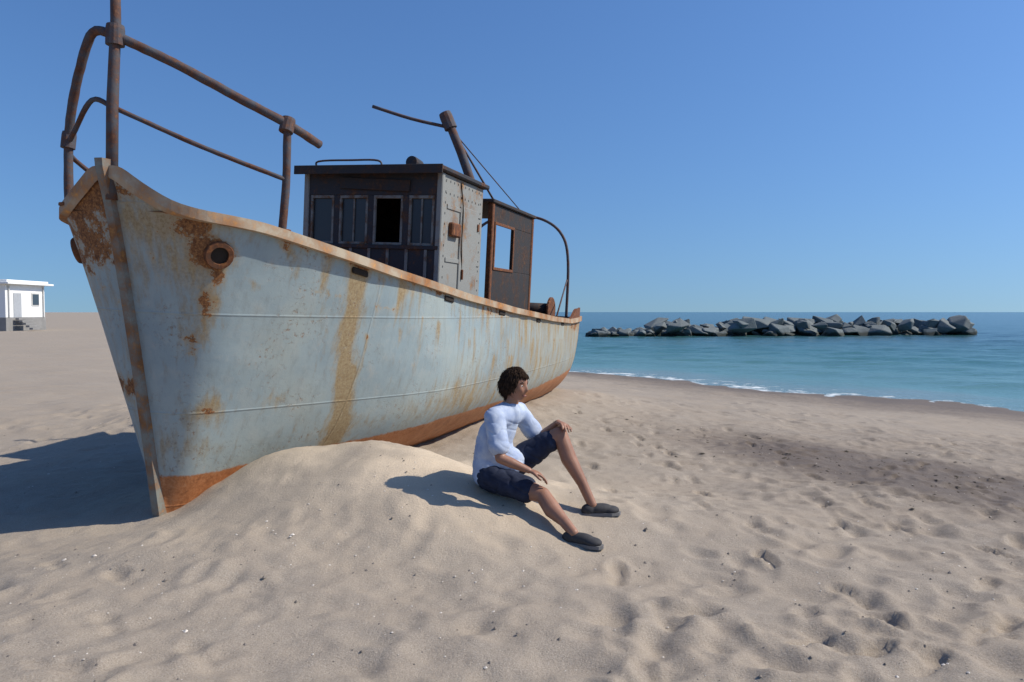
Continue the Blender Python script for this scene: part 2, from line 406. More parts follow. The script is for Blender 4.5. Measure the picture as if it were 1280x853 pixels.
py_ = 0.95*np.exp(-((uy-uc)/0.115)**2)*np.where(zz_ < 2.06, 1, 0) + 0.45*spot(3.6, 0.62, 0.9, 0.22) + 0.35*spot(0.5, 0.5, 0.5, 0.2) + 0.75*spot(0.33, 1.95, 0.15, 0.22) + 0.6*spot(0.16, 2.2, 0.13, 0.14) + 0.55*spot(0.43, 1.5, 0.08, 0.3) + 0.75*spot(0.65, 0.81, 0.14, 0.13) + 0.55*spot(1.14, 0.84, 0.11, 0.10) + 0.25*np.exp(-(e/0.12)**2) + 0.40*sstep(2.2, 6.0, uy) + 0.30*sstep(9.0, 10.0, uy) + 0.25*spot(0.02, 1.2, 0.2, 1.2)
py_ += 0.3*spot(2.0, 0.5, 0.5, 0.15)
yel = np.where(port, py_, 0.25)
for u_, zt, ln, hw, st in runs:
    t_ = (zt - zz_)/ln
    g_ = np.exp(-((uy - u_ - 0.05*np.clip(t_, 0, 1)*ln)/(hw*(1+0.6*np.clip(t_, 0, 1))))**2)*np.where((t_ > 0) & (t_ < 1), (1-np.clip(t_, 0, 1))**0.7, 0)
    rust += 0.55*st*g_*np.exp(-(np.clip(t_, 0, 1)/0.25)); yel += st*g_
me.attributes.new('rust', 'FLOAT', 'POINT').data.foreach_set('value', rust)
me.attributes.new('stain', 'FLOAT', 'POINT').data.foreach_set('value', yel)
t = NT('hull_paint')
tc = t.n('ShaderNodeTexCoord'); sp = t.n('ShaderNodeSeparateXYZ'); t.l(tc.outputs['Object'], sp.inputs[0])
mp = t.n('ShaderNodeMapping'); mp.inputs['Scale'].default_value = (1, 1, 0.16); t.l(tc.outputs['Object'], mp.inputs[0])
big = t.noise(1.1, 5, 0.6); med = t.noise(7, 8, 0.68); fine = t.noise(45, 6, 0.7); run = t.noise(16, 6, 0.65, vec=mp.outputs[0])
paint = t.ramp(big, [(0.3, (0.228,0.298,0.330)), (0.52, (0.300,0.365,0.372)), (0.75, (0.365,0.40,0.362))])
paint = t.mix(t.ramp(med, [(0.5, (0,0,0)), (0.7, (0.45,)*3)]), paint, (0.40,0.41,0.375))
paint = t.mix(t.ramp(run, [(0.5, (0,0,0)), (0.72, (0.42,)*3)]), paint, (0.20,0.225,0.22))
# plating seams: thin welds, rust bleeding from them
def seam(sock, step, off, wd):
    q = t.math('ABSOLUTE', t.math('SUBTRACT', t.math('FRACT', t.math('MULTIPLY_ADD', sock, 1/step)), 0.5)); q.node.inputs[0].links[0].from_node.inputs[0].links[0].from_node.inputs[2].default_value = off
    return t.ramp(q, [(0.0, (1,1,1)), (wd/step, (0,0,0))])
s1 = seam(sp.outputs[2], 0.78, 0.37, 0.012); s2 = seam(sp.outputs[1], 1.9, 0.2, 0.012)
weld = t.math('MAXIMUM', s1, s2)
ochre = t.ramp(fine, [(0.35, (0.245,0.155,0.065)), (0.65, (0.385,0.30,0.165))])
sm = t.math('ADD', t.attr('stain'), t.math('MULTIPLY', t.math('SUBTRACT', run, 0.5), 1.3))
paint = t.mix(t.ramp(sm, [(0.20, (0,0,0)), (0.72, (0.92,)*3)]), paint, ochre)
# flaked patches: pale primer round the bare steel
rc = t.ramp(fine, [(0.3, (0.055,0.025,0.014)), (0.5, (0.21,0.088,0.034)), (0.70, (0.42,0.205,0.07))])
rm = t.math('ADD', t.math('ADD', t.attr('rust'), t.math('MULTIPLY', weld, 0.10)), t.math('MULTIPLY', t.math('SUBTRACT', t.math('ADD', t.math('MULTIPLY', med, 0.7), t.math('MULTIPLY', fine, 0.3)), 0.5), 1.7))
chip = t.noise(26, 7, 0.75); chipm = t.math('MULTIPLY', t.ramp(chip, [(0.57, (0,0,0)), (0.60, (1,1,1))]), t.ramp(t.noise(2.3, 4, 0.6), [(0.45, (0,0,0)), (0.66, (1,1,1))]))
paint = t.mix(t.math('MULTIPLY', chipm, 0.8), paint, t.ramp(fine, [(0.4, (0.20,0.095,0.04)), (0.6, (0.42,0.40,0.35))]))
halo = t.ramp(rm, [(0.20, (0,0,0)), (0.36, (0.75,)*3)])
paint = t.mix(halo, paint, t.ramp(med, [(0.4, (0.30,0.19,0.09)), (0.6, (0.37,0.30,0.20))]))
rmask = t.ramp(rm, [(0.345, (0,0,0)), (0.40, (1,1,1))])
paint = t.mix(rmask, paint, rc)
bl = t.math('ADD', t.math('SUBTRACT', t.math('SUBTRACT', sp.outputs[2], t.math('MULTIPLY', t.math('MAXIMUM', t.math('SUBTRACT', sp.outputs[1], 5.5), 0.0), 0.035)), t.math('MULTIPLY', t.math('MINIMUM', t.math('MAXIMUM', t.math('SUBTRACT', sp.outputs[1], 0.9), 0.0), 2.6), 0.060)), t.math('MULTIPLY', t.math('SUBTRACT', med, 0.5), 0.10))
boot = t.ramp(bl, [(0.250, (1,1,1)), (0.270, (0,0,0))])
red = t.ramp(t.math('ADD', t.math('MULTIPLY', fine, 0.5), t.math('MULTIPLY', med, 0.5)), [(0.3, (0.16,0.055,0.022)), (0.5, (0.42,0.165,0.062)), (0.7, (0.50,0.27,0.14))])
paint = t.mix(boot, paint, red)
t.set(paint, t.mix(rmask, (0.55,)*3, (0.9,)*3), 0.0, 0.35)
hh = t.math('ADD', t.math('MULTIPLY', med, 0.5), t.math('SUBTRACT', t.math('MULTIPLY', weld, 0.45), t.math('MULTIPLY', rmask, 0.5)))
t.bump(t.math('SUBTRACT', t.math('ADD', hh, t.math('MULTIPLY', t.math('MULTIPLY', fine, rmask), 0.9)), t.math('MULTIPLY', chipm, 0.35)), 0.65, 0.011)
M['hull'] = t.m
hull = link('hull', me, M['hull'], boat)
# rub rail / gunwale strip along each sheer
for side in (1, -1):
    pts = [Vector(hull_pt(u, 0, side)) + Vector((side*0.01, 0, 0.0)) for u in np.concatenate([np.linspace(0, 1, 26)[:-1]**2, np.linspace(1, 10.3, 44)])]
    bm = bmesh.new(); rings = []
    for p in pts:
        rings.append([bm.verts.new(p + Vector((side*a, 0, b_))) for a, b_ in ((-0.06, -0.05), (0.035, -0.05), (0.035, 0.025), (-0.06, 0.025))])
    for a, b_ in zip(rings, rings[1:]):
        for k in range(4): bm.faces.new((a[k], a[(k+1)%4], b_[(k+1)%4], b_[k]))
    bm.faces.new(rings[0]); bm.faces.new(rings[-1])
    link('gunwale', bm_mesh('gunwale', bm), rusty('gunwale_paint', (0.44,0.37,0.27), (0.33,0.15,0.06), 0.38, 0.60, 3), boat)
# stem post
pts = [Vector(hull_pt(0, s, 1)) for s in np.linspace(0, 1, 14)]
pts = [Vector((0, p.y-0.01, p.z)) for p in pts]; pts.insert(0, Vector((0, pts[0].y-0.01, pts[0].z+0.07)))
bm = bmesh.new(); rings = []
for p in pts: rings.append([bm.verts.new(p + Vector(q)) for q in ((-0.045,0.05,0), (-0.035,-0.035,0), (0.035,-0.035,0), (0.045,0.05,0))])
for a, b_ in zip(rings, rings[1:]):
    for k in range(4): bm.faces.new((a[k], a[(k+1)%4], b_[(k+1)%4], b_[k]))
bm.faces.new(rings[0]); bm.faces.new(rings[-1])
link('stem_post', bm_mesh('stem_post', bm), rusty('stem_paint', (0.21,0.215,0.19), (0.22,0.10,0.04), 0.42, 0.6, 4), boat)
# deck
dv = []; df = []
for u in np.linspace(0.1, 10.2, 40):
    z = lerp(SHEER, u) - 0.35*sstep(0.5, 2.5, u) - 0.06; b = max(0.02, abs(hull_pt(u, (lerp(SHEER, u)-z)/(lerp(SHEER, u)+0.25), 1)[0]) - 0.03)
    dv += [(-b, u, z), (b, u, z)]
for i in range(39): df.append((2*i, 2*i+1, 2*i+3, 2*i+2))
link('deck', mesh_from('deck', dv, df, False), M['rust'], boat)

def B(v, u, z): return Vector((v, u, z))
def sheer_pt(u, side, dz=0.0, inn=0.03):
    p = Vector(hull_pt(u, 0, side)); return Vector((p.x - side*inn, p.y, p.z + dz))
def disc(name, c, nrm, r, h, mat, parent, n=14, hole=0.0):
    # a round flange or, with a hole, a ring
    q = Vector(nrm).normalized().to_track_quat('Z', 'Y').to_matrix(); bm = bmesh.new()
    prof = [(r, -h), (r, h*0.6), (r*0.93, h), (hole, h), (hole, -h)] if hole else [(r, -h), (r, h*0.6), (r*0.93, h)]
    rings = [[bm.verts.new(Vector(c) + q @ Vector((a*math.cos(2*math.pi*k/n), a*math.sin(2*math.pi*k/n), b))) for k in range(n)] for a, b in prof]
    for a, b in zip(rings, rings[1:]):
        for k in range(n): bm.faces.new((a[k], a[(k+1)%n], b[(k+1)%n], b[k]))
    if not hole: bm.faces.new(rings[-1]); bm.faces.new(rings[0])
    return link(name, bm_mesh(name, bm), mat, parent)
# hawse pipe on the port bow (and its twin), scuppers
M['hole'] = simple('rust_black', (0.02,0.014,0.01), 0.95, 0.4)
for side in (1, -1):
    p = Vector(hull_pt(0.31, 0.105, side)); pu = Vector(hull_pt(0.39, 0.105, side)); pz = Vector(hull_pt(0.31, 0.14, side))
    nrm = (pu-p).cross(pz-p).normalized(); nrm = nrm if nrm.x*side > 0 else -nrm
    disc('hawse_ring', p, nrm, 0.105, 0.03, M['rust'], hull, 18, 0.065)
    disc('hawse_hole', p + nrm*0.004, nrm, 0.07, 0.006, M['hole'], hull, 16)
    for u in (1.58, 3.1, 4.6, 6.2, 7.8):
        p = Vector(hull_pt(u, 0.045, side)); pu = Vector(hull_pt(u+0.1, 0.045, side))
        tv = (pu-p).normalized(); rot = Matrix((tv, Vector((tv.y,-tv.x,0)).normalized(), Vector((0,0,1)))).transposed()
        bm = bmesh.new(); add_box(bm, p, (0.20, 0.03, 0.055), rot, 0.01); link('scupper', bm_mesh('scupper', bm), M['hole'], hull)
# bow staff and pulpit
tube_obj('bow_staff', [B(0.02,0.05,2.35), B(0.02,0.04,3.0), B(0.025,0.05,3.6), B(0.01,0.03,4.35)], [0.042,0.040,0.036,0.030], M['rail'], boat, 12, 0.04)
rail = tube_obj('bow_rail', catmull([B(0.02,0.05,3.50), B(0.02,0.05,3.50).lerp(sheer_pt(0.80, 1, 0.84), 0.33) + Vector((0.01,-0.02,0.015)), B(0.02,0.05,3.50).lerp(sheer_pt(0.80, 1, 0.84), 0.67) + Vector((0.02,-0.02,0.0)), sheer_pt(0.80, 1, 0.84), sheer_pt(1.10, 1, 0.80)], 8), 0.034, M['rail'], boat, 10, 0.05)
tube_obj('middle_rail', catmull([B(0.02,0.05,3.0), B(0.02,0.05,3.0).lerp(sheer_pt(0.79, 1, 0.42), 0.5) + Vector((0.015,-0.02,-0.02)), sheer_pt(0.79, 1, 0.42)], 10), 0.018, M['rail'], rail, 8, 0.06)
a, b = sheer_pt(0.80, 1, -0.02, 0.05), sheer_pt(0.80, 1, 0.84)
tube_obj('rail_post', catmull([a, (a+b)/2 + Vector((0.01,0.008,0)), b], 5), 0.032, M['rail'], rail, 10, 0.05)
disc('post_flange', sheer_pt(0.80, 1, 0.03, 0.05), (0,0,1), 0.07, 0.012, M['rust'], rail)
disc('rail_knuckle', sheer_pt(0.80, 1, 0.83), (0,0.3,1), 0.055, 0.055, M['rail'], rail, 12)
st_ = [B(0.02,0.05,3.50), sheer_pt(0.02, -1, 1.02), sheer_pt(0.06, -1, 0.90), sheer_pt(0.11, -1, 0.70), sheer_pt(0.15, -1, 0.45), sheer_pt(0.16, -1, -0.02, 0.05)]
rail = tube_obj('bow_rail', catmull(st_, 6), 0.032, M['rail'], boat, 10, 0.05)
disc('post_flange', sheer_pt(0.16, -1, 0.03, 0.05), (0,0,1), 0.07, 0.012, M['rust'], rail)
disc('rail_knuckle', sheer_pt(0.15, -1, 0.50), (0,0.1,1), 0.05, 0.06, M['rail'], rail, 12)
tube_obj('middle_rail', catmull([B(0.02,0.05,3.0), sheer_pt(0.02, -1, 0.55), sheer_pt(0.08, -1, 0.5), sheer_pt(0.15, -1, 0.48)], 6), 0.018, M['rail'], rail, 8, 0.06)
tube_obj('middle_rail', catmull([sheer_pt(0.15, -1, 0.48), sheer_pt(0.35, -1, 0.46), sheer_pt(0.8, -1, 0.42)], 6), 0.018, M['rail'], rail, 8, 0.06)
tube_obj('rail_post', [sheer_pt(0.8, -1, -0.02, 0.05), sheer_pt(0.8, -1, 0.46)], 0.026, M['rail'], rail, 10, 0.05)
disc('staff_collar', B(0.022,0.05,3.5), (0,0,1), 0.062, 0.07, M['rail'], boat, 14)
# mooring bitts, anchor windlass on the foredeck
for x in (-0.3, 0.3):
    bt = disc('mooring_bitt', B(x, 1.35, 2.0), (0,0,1), 0.055, 0.30, M['rust'], boat, 12)
wl = tube_obj('windlass', [B(-0.45,1.9,1.95), B(0.45,1.9,1.95)], 0.07, M['rust'], boat, 12)
for x in (-0.47, -0.2, 0.2, 0.47): disc('windlass_drum', B(x,1.9,1.95), (1,0,0), 0.16, 0.03, M['rust'], wl, 16)

# wheelhouse
U0, U1, HW, ZD, ZR = 3.55, 4.75, 0.86, 1.30, 3.16
def panel(name, c, s, mat, parent, bev=0.006, rot=None):
    bm = bmesh.new(); add_box(bm, Vector(c), s, rot, bev); return link(name, bm_mesh(name, bm), mat, parent)
cab = panel('wheelhouse', (0, U0, 1.80), (2*HW, 0.05, 1.06), M['dark'], boat); cab.location.x = 0.10          # front wall below the windows
panel('front_lintel', (0, U0, 3.03), (2*HW, 0.05, 0.26), M['dark'], cab)
M['glass'] = NT('dirty_glass').set((0.02,0.024,0.03), 0.35, 0.0, 0.5).m
WZ0, WZ1 = 2.33, 2.90
wx = [-HW+0.02, -0.45, 0.0, 0.45, HW-0.02]
for i, x in enumerate(wx): panel('window_post', (x, U0, (WZ0+WZ1)/2), (0.075, 0.048, WZ1-WZ0), M['dark'], cab)
for i in range(4):
    xa, xb = wx[i]+0.0375, wx[i+1]-0.0375
    xc, ww = (xa+xb)/2, xb-xa
    for z_ in (WZ0+0.018, WZ1-0.018): panel('window_frame', (xc, U0-0.012, z_), (ww, 0.03, 0.035), M['frame'], cab, 0.003)
    for x_ in (xa+0.014, xb-0.014): panel('window_frame', (x_, U0-0.012, (WZ0+WZ1)/2), (0.028, 0.03, WZ1-WZ0-0.072), M['frame'], cab, 0.003)
    if i in (1, 3): panel('window_bar', (xc, U0-0.008, (WZ0+WZ1)/2), (0.018, 0.018, WZ1-WZ0-0.072), M['frame'], cab, 0.002)
    if i != 2: panel('window_pane', (xc, U0+0.004, (WZ0+WZ1)/2), (ww-0.06, 0.006, WZ1-WZ0-0.075), M['glass'], cab, 0)
for x in np.linspace(-0.72, 0.72, 7): panel('wall_batten', (float(x), U0-0.031, 1.80), (0.035, 0.016, 1.0), M['frame'], cab, 0.003)
panel('wall_rail', (0, U0-0.03, 2.315), (2*HW+0.02, 0.03, 0.045), M['dark'], cab, 0.004)
for sgn in (1, -1):
    panel('side_wall', (sgn*HW, (U0+U1)/2+0.028, 2.215), (0.05, U1-U0, 1.88), M['grey'], cab)
    panel('corner_trim', (sgn*(HW+0.004), U0-0.003, 2.22), (0.07, 0.07, 1.87), M['grey'], cab, 0.01)
    for z_ in (1.62, 2.2, 2.8): panel('wall_strap', (sgn*(HW+0.03), (U0+U1)/2+0.05, z_), (0.014, U1-U0-0.16, 0.05), M['grey'], cab, 0.003)
    dr = panel('door', (sgn*(HW+0.034), U1-0.42, 2.10), (0.02, 0.55, 1.5), M['grey'], cab, 0.006)
panel('rear_wall', (0, U1+0.032, 2.2), (2*HW-0.06, 0.05, 1.85), M['dark'], cab)
rvb = bmesh.new()
for y_ in np.arange(U0+0.1, U1, 0.11):
    for z_ in (1.40, 2.95, 3.09): add_box(rvb, Vector((HW+0.026, float(y_), z_)), (0.014, 0.018, 0.018))
for z_ in np.arange(1.4, 3.1, 0.12):
    for y_ in (U0+0.085, U1-0.05): add_box(rvb, Vector((HW+0.026, float(y_), float(z_))), (0.014, 0.018, 0.018))
tag(link('rivets', bm_mesh('rivets', rvb), M['grey'], cab), kind='stuff')
panel('door_handle', (HW+0.055, U1-0.62, 2.05), (0.03, 0.025, 0.12), M['rust'], cab, 0.004)
for z_ in (1.55, 2.65): panel('hinge', (HW+0.05, U1-0.15, z_), (0.02, 0.05, 0.09), M['rust'], cab, 0.003)
panel('vent_hood', (HW+0.05, U0+0.32, 2.55), (0.07, 0.24, 0.16), M['rust'], cab, 0.015)
panel('name_board', (0.05, U0-0.045, 3.02), (0.9, 0.02, 0.13), M['rust_dark'], cab, 0.004, Euler((0, R(2.5), 0)).to_matrix())
tube_obj('cable', catmull([B(HW+0.03,U0+0.5,3.12), B(HW+0.05,U0+0.55,2.8), B(HW+0.06,U0+0.52,2.45), B(HW+0.04,U0+0.6,2.1)], 5), 0.007, M['hole'], cab, 6)
rf = panel('roof', (0, (U0+U1)/2-0.02, 3.19), (2*HW+0.16, U1-U0+0.26, 0.055), M['dark'], cab, 0.012)
panel('roof_edge', (0, U0-0.165, 3.17), (2*HW+0.18, 0.02, 0.10), M['rust_dark'], cab, 0.004)
lamp = disc('roof_lamp', B(0.45, U0+0.15, 3.28), (0,-1,0.1), 0.075, 0.09, M['dark'], cab, 16)
tube_obj('lamp_stem', [B(0.45,U0+0.15,3.21), B(0.45,U0+0.15,3.25)], 0.018, M['dark'], cab, 8)
tube_obj('roof_handrail', catmull([B(-0.75,U0+0.02,3.21), B(-0.75,U0+0.02,3.30), B(-0.3,U0+0.02,3.31), B(0.05,U0+0.02,3.30), B(0.1,U0+0.02,3.21)], 5), 0.012, M['rail'], cab, 8)
# rusted engine casing aft of the wheelhouse: plate side with a window opening, open at the back
A0, A1, AW = 5.25, 7.05, 0.86
aft = panel('engine_casing', (AW, (A0+A1)/2, 1.72), (0.045, A1-A0, 0.92), M['rust_dark'], boat); aft.location.x = 0.06
def side_plates(sgn):
    if sgn < 0: panel('side_plate', (-AW, (A0+A1)/2, 1.72), (0.045, A1-A0, 0.92), M['rust_dark'], aft)
    panel('side_plate', (sgn*AW, (A0+A1)/2, 2.93), (0.045, A1-A0, 0.24), M['rust_dark'], aft)
    panel('side_plate', (sgn*AW, A0+0.06, 2.495), (0.044, 0.12, 0.63), M['rust_dark'], aft)
    panel('side_plate', (sgn*AW, A1-0.45, 2.495), (0.044, 0.90, 0.63), M['rust_dark'], aft)
    for z_ in (2.19, 2.80): panel('opening_rim', (sgn*(AW+0.026), A0+0.51, z_), (0.02, 0.82, 0.04), M['rust'], aft, 0.004)
    for y_ in (A0+0.12, A1-0.90): panel('opening_rim', (sgn*(AW+0.026), y_, 2.495), (0.02, 0.04, 0.57), M['rust'], aft, 0.004)
    for y_ in (A0+0.02, A1-0.02): panel('corner_post', (sgn*AW, y_, 2.16), (0.075, 0.075, 1.80), M['rust'], aft, 0.01)
side_plates(1); side_plates(-1)
panel('roof', (0, (A0+A1)/2, 3.08), (2*AW+0.12, A1-A0+0.1, 0.05), M['rust_dark'], aft, 0.01)
tube_obj('exhaust_pipe', catmull([B(-0.3,6.4,3.1), B(-0.3,6.4,3.35), B(-0.28,6.46,3.42)], 5), 0.06, M['rust'], aft, 12)
# mast with boom and stays, stepped behind the wheelhouse
mast = tube_obj('mast', [B(0.62,5.0,1.35), B(0.58,5.0,3.1), B(0.40,4.97,3.55), B(0.20,4.93,3.98)], [0.06,0.06,0.06,0.055], M['rail'], boat, 12, 0.03); mast.location = (0.17, 0, 0.12)
tube_obj('boom', catmull([B(0.26,4.94,3.86), B(-0.25,4.8,3.96), B(-0.75,4.65,4.10)], 4), [0.022]*9, M['rail'], mast, 8)
disc('mast_head', B(0.21,4.93,3.95), (-0.42,-0.08,0.9), 0.085, 0.11, M['rail'], mast, 12)
tube_obj('stay', [B(0.24,4.94,3.9), B(0.70,5.5,2.985)], 0.014, M['rail'], mast, 6)
tube_obj('stay', [B(0.30,4.95,3.8), B(0.66,6.9,2.985)], 0.008, M['rail'], mast, 6)
# stern: hoop, low bulwark plates, coil and winch
hoop = tube_obj('stern_hoop', catmull([B(-1.0,9.1,1.35), B(-1.0,9.1,2.5), B(-0.86,9.1,3.0), B(-0.5,9.1,3.27), B(0,9.1,3.34), B(0.5,9.1,3.27), B(0.86,9.1,3.0), B(1.0,9.1,2.5), B(1.02,9.1,1.35)], 6), 0.026, M['rail'], boat, 10, 0.03)
tube_obj('hoop_strut', [B(1.0,9.1,2.2), B(1.16,7.9,1.5)], 0.014, M['rail'], hoop, 8)
wn = tube_obj('stern_winch', [B(0.15,8.3,1.62), B(0.95,8.3,1.62)], 0.13, M['rust_dark'], boat, 14)
for x in (0.15, 0.95): disc('winch_cheek', B(x,8.3,1.62), (1,0,0), 0.24, 0.02, M['rust'], wn, 18)
for side in (1, -1):
    pts = [(Vector(hull_pt(u, 0, side)), u) for u in np.linspace(8.6, 10.28, 12)]
    vv = []; ff = []
    for p, u in pts:
        hgt = 0.16*float(sstep(8.6, 9.2, u))
        for a, b in ((-0.045, 0.02), (0.0, 0.02), (0.0, 0.03+hgt), (-0.045, 0.03+hgt)): vv.append((p.x+side*a, p.y, p.z+b))
    for i in range(len(pts)-1):
        for k in range(4): ff.append((4*i+k, 4*i+(k+1)%4, 4*i+4+(k+1)%4, 4*i+4+k))
    ff += [(0,1,2,3), (4*len(pts)-1, 4*len(pts)-2, 4*len(pts)-3, 4*len(pts)-4)]
    link('stern_bulwark', mesh_from('stern_bulwark', vv, ff, False), M['rust'], boat)

# ------------------------------------------------------------------ breakwater
t = NT('breakwater_rock'); nz = t.noise(2.0, 6, 0.65); c = t.ramp(nz, [(0.3, (0.085,0.11,0.115)), (0.7, (0.155,0.18,0.18))])
oi = t.n('ShaderNodeObjectInfo'); c = t.mix(t.math('MULTIPLY', oi.outputs['Random'], 0.35), c, (0.16,0.165,0.155))
geo = t.n('ShaderNodeNewGeometry'); sep = t.n('ShaderNodeSeparateXYZ'); t.l(geo.outputs['Position'], sep.inputs[0])
wl_ = t.ramp(t.math('ADD', t.math('ADD', sep.outputs[2], 0.9), t.math('MULTIPLY', nz, 0.5)), [(0.5, (1,1,1)), (0.72, (0,0,0))])
c = t.mix(wl_, c, (0.03,0.036,0.028)); t.set(c, 0.85); t.bump(t.noise(7, 6, 0.7), 0.6, 0.05); rk = t.m
def rock_mesh(seed):
    rnd = random.Random(seed); bm = bmesh.new()
    for k in range(15):
        p = Vector((rnd.uniform(-1,1), rnd.uniform(-1,1), rnd.uniform(-1,1))); m_ = max(abs(p.x), abs(p.y), abs(p.z)); p *= (0.75 + 0.3*rnd.random())/m_
        bm.verts.new(p)
    r = bmesh.ops.convex_hull(bm, input=bm.verts[:])
    bmesh.ops.delete(bm, geom=[v for v in bm.verts if not v.link_faces], context='VERTS')
    bmesh.ops.dissolve_limit(bm, angle_limit=0.3, verts=bm.verts[:], edges=bm.edges[:])
    bmesh.ops.bevel(bm, geom=bm.edges[:], offset=0.07, segments=1, affect='EDGES')
    bmesh.ops.triangulate(bm, faces=bm.faces[:])
    return bm_mesh('rock', bm, False)
rocks = [rock_mesh(i) for i in range(14)]
for m_ in rocks: m_.materials.append(rk)
rr = random.Random(5)
for i in range(280):
    t_ = rr.random(); x = 8 + 41.5*t_; y = 74 + 6*t_ + rr.uniform(-1.5, 4)
    lay = rr.choice((0, 0, 1)) if t_ > 0.17 else 0
    o = bpy.data.objects.new('boulder', rocks[i % 14]); C.objects.link(o)
    s_ = rr.choice((rr.uniform(0.4, 0.75), rr.uniform(0.65, 1.0), rr.uniform(0.9, 1.2)))*(0.62 if t_ < 0.17 else 0.92)
    o.scale = (s_*rr.uniform(1.0, 1.5), s_, s_*rr.uniform(0.5, 0.8)); o.rotation_euler = (rr.uniform(-.5,.5), rr.uniform(-.5,.5), rr.uniform(0,6.28))
    o.location = (x, y, SEA_Z + rr.uniform(0.0, 0.35) + lay*0.8)
    tag(o, 'grey boulder heaped in the low breakwater offshore to the right of the boat', 'boulder', 'boulders of the breakwater')

# ------------------------------------------------------------------ distant building
bd = empty('beach_building', (-45.2, 62, gz(-45.2, 62)))
tag(bd, 'low white building far off on the sand left of the boat', 'building')
bwm = simple('white_render', (0.78,0.78,0.76), 0.8, 0.06, 1.0)
gym = simple('grey_plinth', (0.23,0.225,0.215), 0.9, 0.2, 1.5); fr_ = simple('window_trim', (0.5,0.5,0.48), 0.7, 0.1); gl_ = NT('far_glass').set((0.05,0.07,0.09), 0.15).m
tag(bd, 'low white building on a grey base, far off on the sand left of the boat', 'building')
panel('plinth', (0, 0, 0.45), (9.1, 5.1, 1.3), gym, bd, 0.02)
wl = panel('wall', (0, 0, 2.45), (9, 5, 2.7), bwm, bd, 0.02)
panel('roof', (0.1, 0, 3.88), (9.9, 5.9, 0.16), bwm, bd, 0.02); panel('parapet', (0.1, 0, 4.06), (9.3, 5.3, 0.2), bwm, bd, 0.02)
for x_ in (-3.2, -1.1, 1.1, 3.2):
    wf = panel('window', (x_, -2.51, 2.6), (1.3, 0.08, 1.2), fr_, bd, 0.01); panel('pane', (x_, -2.545, 2.6), (1.1, 0.05, 1.0), gl_, wf, 0)
wf = panel('window', (4.51, 1.2, 2.6), (0.08, 1.0, 1.1), fr_, bd, 0.01); panel('pane', (4.545, 1.2, 2.6), (0.05, 0.8, 0.9), gl_, wf, 0)
dr = panel('door', (4.51, -1.1, 2.1), (0.08, 0.95, 2.0), simple('door_grey', (0.36,0.38,0.40), 0.6, 0.1), bd, 0.01)
for k in range(5): panel('step', (4.9+0.28*k, -1.1, 0.98-0.2*k), (0.3, 1.3, 0.16), gym, bd, 0.01)
for y_ in (-2.2, 2.2): panel('downpipe', (4.58, y_, 2.4), (0.09, 0.09, 2.6), fr_, bd, 0.01)
# ------------------------------------------------------------------ person
PX, PY = -0.10, 5.30
PZ = gz(PX, PY)
per = empty('person', (PX, PY, PZ))
tag(per, 'dark haired person in pale blue shirt and navy shorts sitting on the sand', 'person')
def ev_mesh(o):
    dg = bpy.context.evaluated_depsgraph_get(); dg.update()
    me = bpy.data.meshes.new_from_object(o.evaluated_get(dg)); old = o.data
    bpy.data.objects.remove(o); bpy.data.meshes.remove(old); return me
def skin(nodes, edges, lat=None):
    """round-ended tapered limbs along the bones, elliptical where rx != ry (rx sideways); fused later into one surface"""
    V_, F_ = [], []; n = 20
    LAT = V3((0.47, 0.88, 0)).normalized()
    for a_, b_ in edges:
        (p0, rx0, ry0), (p1, rx1, ry1) = nodes[a_][:3], nodes[b_][:3]
        d = p1 - p0; ln = d.length; d = d/ln
        s_ = LAT - d*LAT.dot(d)
        s_ = s_.normalized() if s_.length > 0.25 else d.orthogonal().normalized()
        q_ = d.cross(s_); o_ = len(V_); rings = []
        for k in range(1, 6): th = math.pi/2*(1-k/6); rings.append((p0 - d*ry0*math.sin(th), math.cos(th)*rx0, math.cos(th)*ry0))
        for k in range(0, 9): t_ = k/8; rings.append((p0.lerp(p1, t_), rx0+(rx1-rx0)*t_, ry0+(ry1-ry0)*t_))
        for k in range(5, 0, -1): th = math.pi/2*(1-k/6); rings.append((p1 + d*ry1*math.sin(th), math.cos(th)*rx1, math.cos(th)*ry1))
        for c_, ra, rb in rings:
            for k in range(n):
                an = 2*math.pi*k/n; V_.append(c_ + s_*math.cos(an)*ra + q_*math.sin(an)*rb)
        m_ = len(rings)
        for i in range(m_-1):
            for k in range(n): F_.append((o_+i*n+k, o_+i*n+(k+1)%n, o_+(i+1)*n+(k+1)%n, o_+(i+1)*n+k))
        F_.append(tuple(o_+k for k in range(n))[::-1]); F_.append(tuple(o_+(m_-1)*n+k for k in range(n)))
    return mesh_from('limbs', V_, F_)
def fuse(meshes, voxel, smooth_it=4, fac=0.5):
    bm = bmesh.new()
    for m_ in meshes: bm.from_mesh(m_)
    me = bpy.data.meshes.new('fuse'); bm.to_mesh(me); bm.free()
    o = bpy.data.objects.new('fuse', me); C.objects.link(o)
    r = o.modifiers.new('r', 'REMESH'); r.mode = 'VOXEL'; r.voxel_size = voxel
    if smooth_it:
        q = o.modifiers.new('s', 'SMOOTH'); q.iterations = smooth_it; q.factor = fac
    me = ev_mesh(o); smooth(me); return me
def ellip(c, r, rot=None, seg=24):
    bm = bmesh.new(); bmesh.ops.create_uvsphere(bm, u_segments=seg, v_segments=seg*2//3, radius=1)
    M_ = Matrix.Translation(c) @ (rot.to_4x4() if rot else Matrix.Identity(4)) @ Matrix.Diagonal((*r, 1))
    bmesh.ops.transform(bm, matrix=M_, verts=bm.verts); me = bpy.data.meshes.new('e'); bm.to_mesh(me); bm.free(); return me
def tube_mesh(pts, rad, n=10):
    V_, F_ = tube(pts, rad, n); return mesh_from('t', V_, F_)
